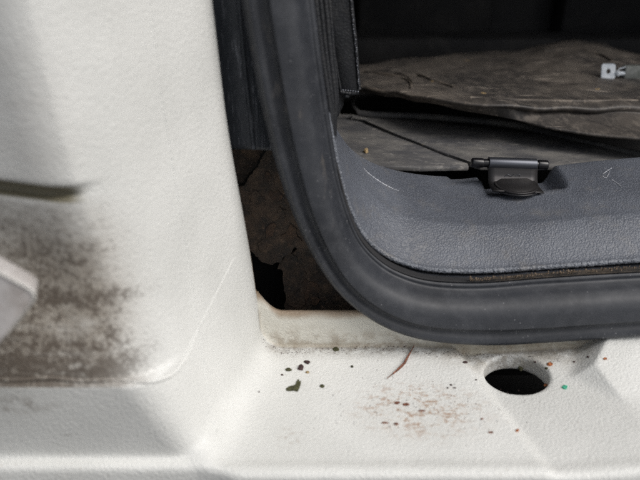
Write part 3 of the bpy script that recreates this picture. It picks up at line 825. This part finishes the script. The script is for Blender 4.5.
# plate with hole
bm = bmesh.new()
c = cpos(608, 7)
ro, ri, hw, hh_ = [], [], 6.5 * sc_, 6.5 * sc_
N = 24
def ring(y):
    o_, i_ = [], []
    for k in range(N):
        a = 2 * math.pi * (k + .5) / N; ca, sa = math.cos(a), math.sin(a); q = 1 / max(abs(ca), abs(sa))
        o_.append(bm.verts.new(c + Vector((ca * q * hw, y + sa * q * hh_ * 0.35, sa * q * hh_))))
        i_.append(bm.verts.new(c + Vector((ca * 2.0 * sc_, y + sa * 2.2 * sc_ * .35, sa * 2.4 * sc_))))
    return o_, i_
o1, i1 = ring(0); o2, i2 = ring(0.0015)
for k in range(N):
    j = (k + 1) % N
    bm.faces.new((o1[k], o1[j], i1[j], i1[k])); bm.faces.new((o2[j], o2[k], i2[k], i2[j]))
    bm.faces.new((o1[j], o1[k], o2[k], o2[j])); bm.faces.new((i1[k], i1[j], i2[j], i2[k]))
from_bm('clip_plate', bm, M['zinc'], clip, 40)
from_bm('screw', cyl_bm(cpos(619, 5), (1, 0.1, 0), 0.0022, 0.010, 20, .0004), M['zinc'], clip)
bm = cyl_bm(cpos(616.5, 5), (1, 0.1, 0), 0.0034, 0.0022, 6, .0002)
from_bm('nut', bm, M['zinc'], clip)
a, b = cpos(623, -0.5), cpos(662, 12)
from_bm('clip_body', box_bm((a.x, cp.y - .002, a.z), (b.x, cp.y + .008, b.z), 0.0012), M['clipbody'], clip)
tube('wire', [cpos(617, 9), cpos(624, 11), cpos(632, 9), cpos(640, 5), cpos(652, 2)], 0.0007, M['zinc'], clip, 30, 6)

# ------------------------------------------------------------------ dark boot interior
inn = thing('boot_interior', 'dark boot interior walls and seat back behind the rubber mat', 'boot lining')
def ibox(name, lo, hi, mat=M['dark'], bev=0.0): return from_bm(name, box_bm(lo, hi, bev), mat, inn)
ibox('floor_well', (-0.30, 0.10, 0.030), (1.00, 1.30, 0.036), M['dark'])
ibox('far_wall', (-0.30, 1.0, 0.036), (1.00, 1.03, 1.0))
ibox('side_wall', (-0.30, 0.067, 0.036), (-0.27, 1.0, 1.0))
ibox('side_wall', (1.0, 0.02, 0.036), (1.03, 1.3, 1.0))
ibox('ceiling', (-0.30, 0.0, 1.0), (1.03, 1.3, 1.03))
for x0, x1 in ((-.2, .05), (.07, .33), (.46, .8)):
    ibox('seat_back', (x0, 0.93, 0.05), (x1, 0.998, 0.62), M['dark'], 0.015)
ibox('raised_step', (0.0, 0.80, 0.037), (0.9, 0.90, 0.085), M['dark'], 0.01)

# ------------------------------------------------------------------ pointed white bracket at the left
yb = -0.128
bpts = [at(x, y, y=yb + dy) for x, y, dy in ((-170, 182, .0), (0, 271, 0), (31, 288, 0), (36, 294, 0), (34, 301, 0), (0, 344, 0), (-60, 420, 0), (-170, 420, 0))]
brk = thing('angled_bracket', 'pointed pale bracket tip poking in from the left over the dirty pocket', 'bracket', sum(bpts, Vector()) / len(bpts))
M['bracket'] = dusty_mat('greyed_white_plastic', (0.52, 0.50, 0.49), (0.26, 0.23, 0.21), 70, 0.8, 0.5, 0.0006)
from_bm('bracket_plate', plate_bm(bpts, (-0.004, 0.012, -0.001), 0.0008), M['bracket'], brk, 40)
tube('raised_edge', [p + Vector((-0.0006, -0.0002, -0.0004)) for p in (bpts[0], bpts[1], bpts[2], bpts[3], bpts[4], bpts[5], bpts[6])], 0.0005, M['white'], brk, 80, 8)

# ------------------------------------------------------------------ debris
def chip(name, label, cat, px, py, w_, h_, mat, group=None, bvh=BV, pts=None, th=0.0008, seed=0):
    """an irregular flat crumb, w_ x h_ pixels as it lies on the surface"""
    r_ = random.Random(seed + int(px * 7 + py))
    p, n = hit(px, py, bvh)
    s = (p - CAM).length / F
    bm = bmesh.new()
    if pts is None:
        N = 11; pts = []
        for k in range(N):
            a = 2 * math.pi * k / N; q = r_.uniform(0.7, 1.15)
            pts.append((px + math.cos(a) * w_ / 2 * q, py + math.sin(a) * h_ / 2 * q))
    ring = [hit(x, y, bvh, 0.0)[0] for x, y in pts]
    lo = [bm.verts.new(v + n * 0.00005) for v in ring]
    cen = sum(ring, Vector()) / len(ring)
    mi = [bm.verts.new(v + n * th * r_.uniform(.5, .9)) for v in ring]
    hi_ = [bm.verts.new(cen + (v - cen) * 0.55 + n * th * r_.uniform(0.8, 1.5)) for v in ring]
    k = len(ring)
    for i in range(k):
        j = (i + 1) % k
        bm.faces.new((lo[i], lo[j], mi[j], mi[i])); bm.faces.new((mi[i], mi[j], hi_[j], hi_[i]))
    bm.faces.new(hi_); bm.faces.new(lo[::-1])
    for v in bm.verts: v.co -= cen
    o = from_bm(name, bm, mat, None, 60); o.location = cen
    return tag(o, label, cat, group)
CR = 'dark crumbs scattered on the white ledge'
chip('dirt_crumb', 'black crumb leftmost of the three in a row on the white ledge', 'crumb', 288.5, 370, 6.5, 3.6, M['flake'], CR)
chip('dirt_crumb', 'round dark red seed-like crumb between two black crumbs on the ledge', 'crumb', 301, 368.7, 6.2, 4.8, M['seed'], CR, th=0.0015)
chip('dirt_crumb', 'black crumb nearest the riser above the round reddish crumb', 'crumb', 307, 362.5, 6, 3.8, M['seed'], CR)
chip('dirt_crumb', 'small black crumb lying alone right of the olive flake', 'crumb', 322.3, 386.6, 5, 3.6, M['flake'], CR)
chip('dirt_crumb', 'dark crumb at the foot of the riser near the seal', 'crumb', 336, 349.5, 5.5, 4.6, M['flake'], CR)
chip('dirt_crumb', 'tiny black crumb on the ledge left of the dry leaf', 'crumb', 352, 367, 3, 2.4, M['flake'], CR)
chip('olive_flake', 'jagged olive green flake with a pointed spur on the white ledge', 'flake', 294, 388, 0, 0, M['flake'],
     pts=[(286, 389), (288.5, 387.3), (292, 386.6), (295, 385.4), (297, 383), (298, 379.6), (299, 380), (299.4, 382), (301, 381), (300.6, 385), (299.3, 388.5), (297.5, 392), (294, 391), (289, 391.3), (286.5, 391)], th=0.0007)
chip('straw_crumb', 'tiny yellow straw crumb beside the round reddish crumb', 'crumb', 307.5, 372.7, 4.5, 2, M['straw'])
chip('orange_crumb', 'bright orange crumb behind the right rim of the drain hole', 'crumb', 549.7, 364.6, 5.5, 3.6, M['orange'], 'orange crumbs by the drain hole')
chip('orange_crumb', 'small tan orange crumb on the right edge of the drain hole', 'crumb', 546.5, 385, 3.4, 3.4, M['orange'], 'orange crumbs by the drain hole')
chip('orange_crumb', 'orange fleck on the ledge below the drain hole, near the crease', 'crumb', 517, 431, 3.4, 2.4, M['orange'], 'orange crumbs by the drain hole')
chip('orange_crumb', 'orange crumb on the right plateau close under the seal', 'crumb', 605, 359, 4, 2.2, M['orange'], 'orange crumbs by the drain hole')
chip('green_chip', 'bright green chip on the ledge right of the drain hole', 'chip', 564.5, 387.5, 6.5, 4.2, M['green'])
chip('dirt_crumb', 'black crumb touching the orange crumb behind the drain hole', 'crumb', 546.8, 368.5, 3.4, 2.4, M['flake'], CR)
chip('dirt_crumb', 'black cluster on the far wall inside the drain hole', 'crumb', 520.6, 368.3, 5, 4.5, M['flake'], CR)
chip('dirt_crumb', 'dark crumb wedged under the seal at the top of the ledge crease', 'crumb', 465, 362.5, 5, 2.6, M['seed'], CR)
for k, (px, py, w_, h_) in enumerate(((397, 403, 6, 2.6), (406, 404.5, 7, 3), (422, 411, 8, 1.8), (385, 423, 7, 1.8), (396, 424, 5, 2.6), (491, 432.6, 6, 2), (482, 419, 3, 1.6))):
    lab = ['reddish brown flake leftmost of the pair on the stained ledge', 'reddish brown flake rightmost of the pair on the stained ledge', 'thin rust sliver right of the paired flakes', 'pale brown sliver left of the small brown flake', 'small brown flake below the paired flakes',
           'brown sliver close to the ledge crease', 'tiny red fleck just above the brown sliver by the crease'][k]
    chip('rust_flake', lab, 'flake', px, py, w_, h_, M['leaf'], 'rust coloured flakes on the stained ledge', th=0.0004)
rq = random.Random(5)
DC = 'tiny dirt specks on the white ledge'
for k, (px, py, lb) in enumerate(((574, 362, 'tiny dark speck right of the orange crumb behind the drain hole'), (588, 357, 'tiny dark speck at the top edge of the sloping facet by the seal'),
        (535, 362, 'tiny dark speck at the back rim of the drain hole'), (476, 380, 'tiny dark speck nearest the left rim of the drain hole'),
        (451, 385, 'middle speck of the tiny trio between dry leaf and drain hole'), (454.5, 388, 'rightmost speck of the tiny trio between dry leaf and drain hole'),
        (447.5, 388, 'leftmost speck of the tiny trio between dry leaf and drain hole'), (282, 375, 'tiny dark speck just left below the leftmost black crumb'),
        (259, 392, 'tiny dark speck farthest left on the ledge, by the pillar'))):
    chip('dirt_speck', lb, 'speck', px, py, rq.uniform(1.8, 3.2), rq.uniform(1.2, 2), M['seed'], DC, th=0.0004, seed=k)
# dry leaf sliver hanging from under the seal
lpth = [hit(x, y, lift=0.0012)[0] for x, y in ((414, 344), (412, 351), (408, 358), (404, 365), (398, 371), (392, 376), (387, 380))]
lf = tube('dry_leaf', lpth, lambda t: 0.0003 + 0.0011 * math.sin(math.pi * min(1, t * 1.05)) ** 1.5 * (0.5 + 0.5 * t), M['leaf'], None, 60, 8, 0.35, 0.25)
tag(lf, 'slender curled reddish brown dry leaf sticking out from under the seal', 'dry leaf')
WC = 'wood chips on the rubber mat'
chip('wood_chip', 'longest yellow wood chip at the back of the mat', 'wood chip', 465, 61.5, 13, 2.2, M['straw'], WC, BVm, th=0.0009)
chip('wood_chip', 'yellow wood chip near the front fold of the mat', 'wood chip', 483, 94, 8, 2.6, M['straw'], WC, BVm, th=0.0009)
chip('wood_chip', 'small tan chip in front of the zinc clip on the mat', 'wood chip', 597, 90, 7, 2.4, M['straw'], WC, BVm, th=0.0009)
chip('wood_chip', 'tan chip at the left of the mat by the moulded ribs', 'wood chip', 433, 82, 6, 2.2, M['straw'], WC, BVm, th=0.0009)
chip('wood_chip', 'tan chip on the raised hump of the mat', 'wood chip', 615, 50, 6, 2, M['straw'], WC, BVm, th=0.0009)
fbv = BVHTree.FromPolygons([at(300, 60, z=zf), at(800, 60, z=zf), at(800, 300, z=zf), at(300, 300, z=zf)], [(0, 1, 2, 3)])
chip('wood_chip', 'tan chip on the wedge floor panel beside the sill trim', 'wood chip', 366, 152, 5, 3.5, M['straw'], WC, fbv, th=0.002)
spots = []
for i in range(420):
    x = random.uniform(262, 560); y = np.interp(x, [262, 280, 400, 450, 560], [338, 350, 345, 352, 358]) + abs(random.gauss(0, 3.2))
    if 482 < x < 550 and y > 357: continue
    spots.append(hit(x, y, lift=0.0001)[0])
for i in range(160):
    spots.append(hit(random.gauss(420, 50), random.gauss(405, 18), lift=0.0001)[0])
grit_heap('fine_dirt', spots, M['seed'], 'fine dark dirt specks gathered along the foot of the riser', 'dirt', (0.00012, 0.0004))

# ------------------------------------------------------------------ ground
g_ = link_mesh('ground', [(-60, -60, -0.62), (60, -60, -0.62), (60, 60, -0.62), (-60, 60, -0.62)], [(0, 1, 2, 3)], M['asphalt'])
tag(g_, None, None, None, 'structure')
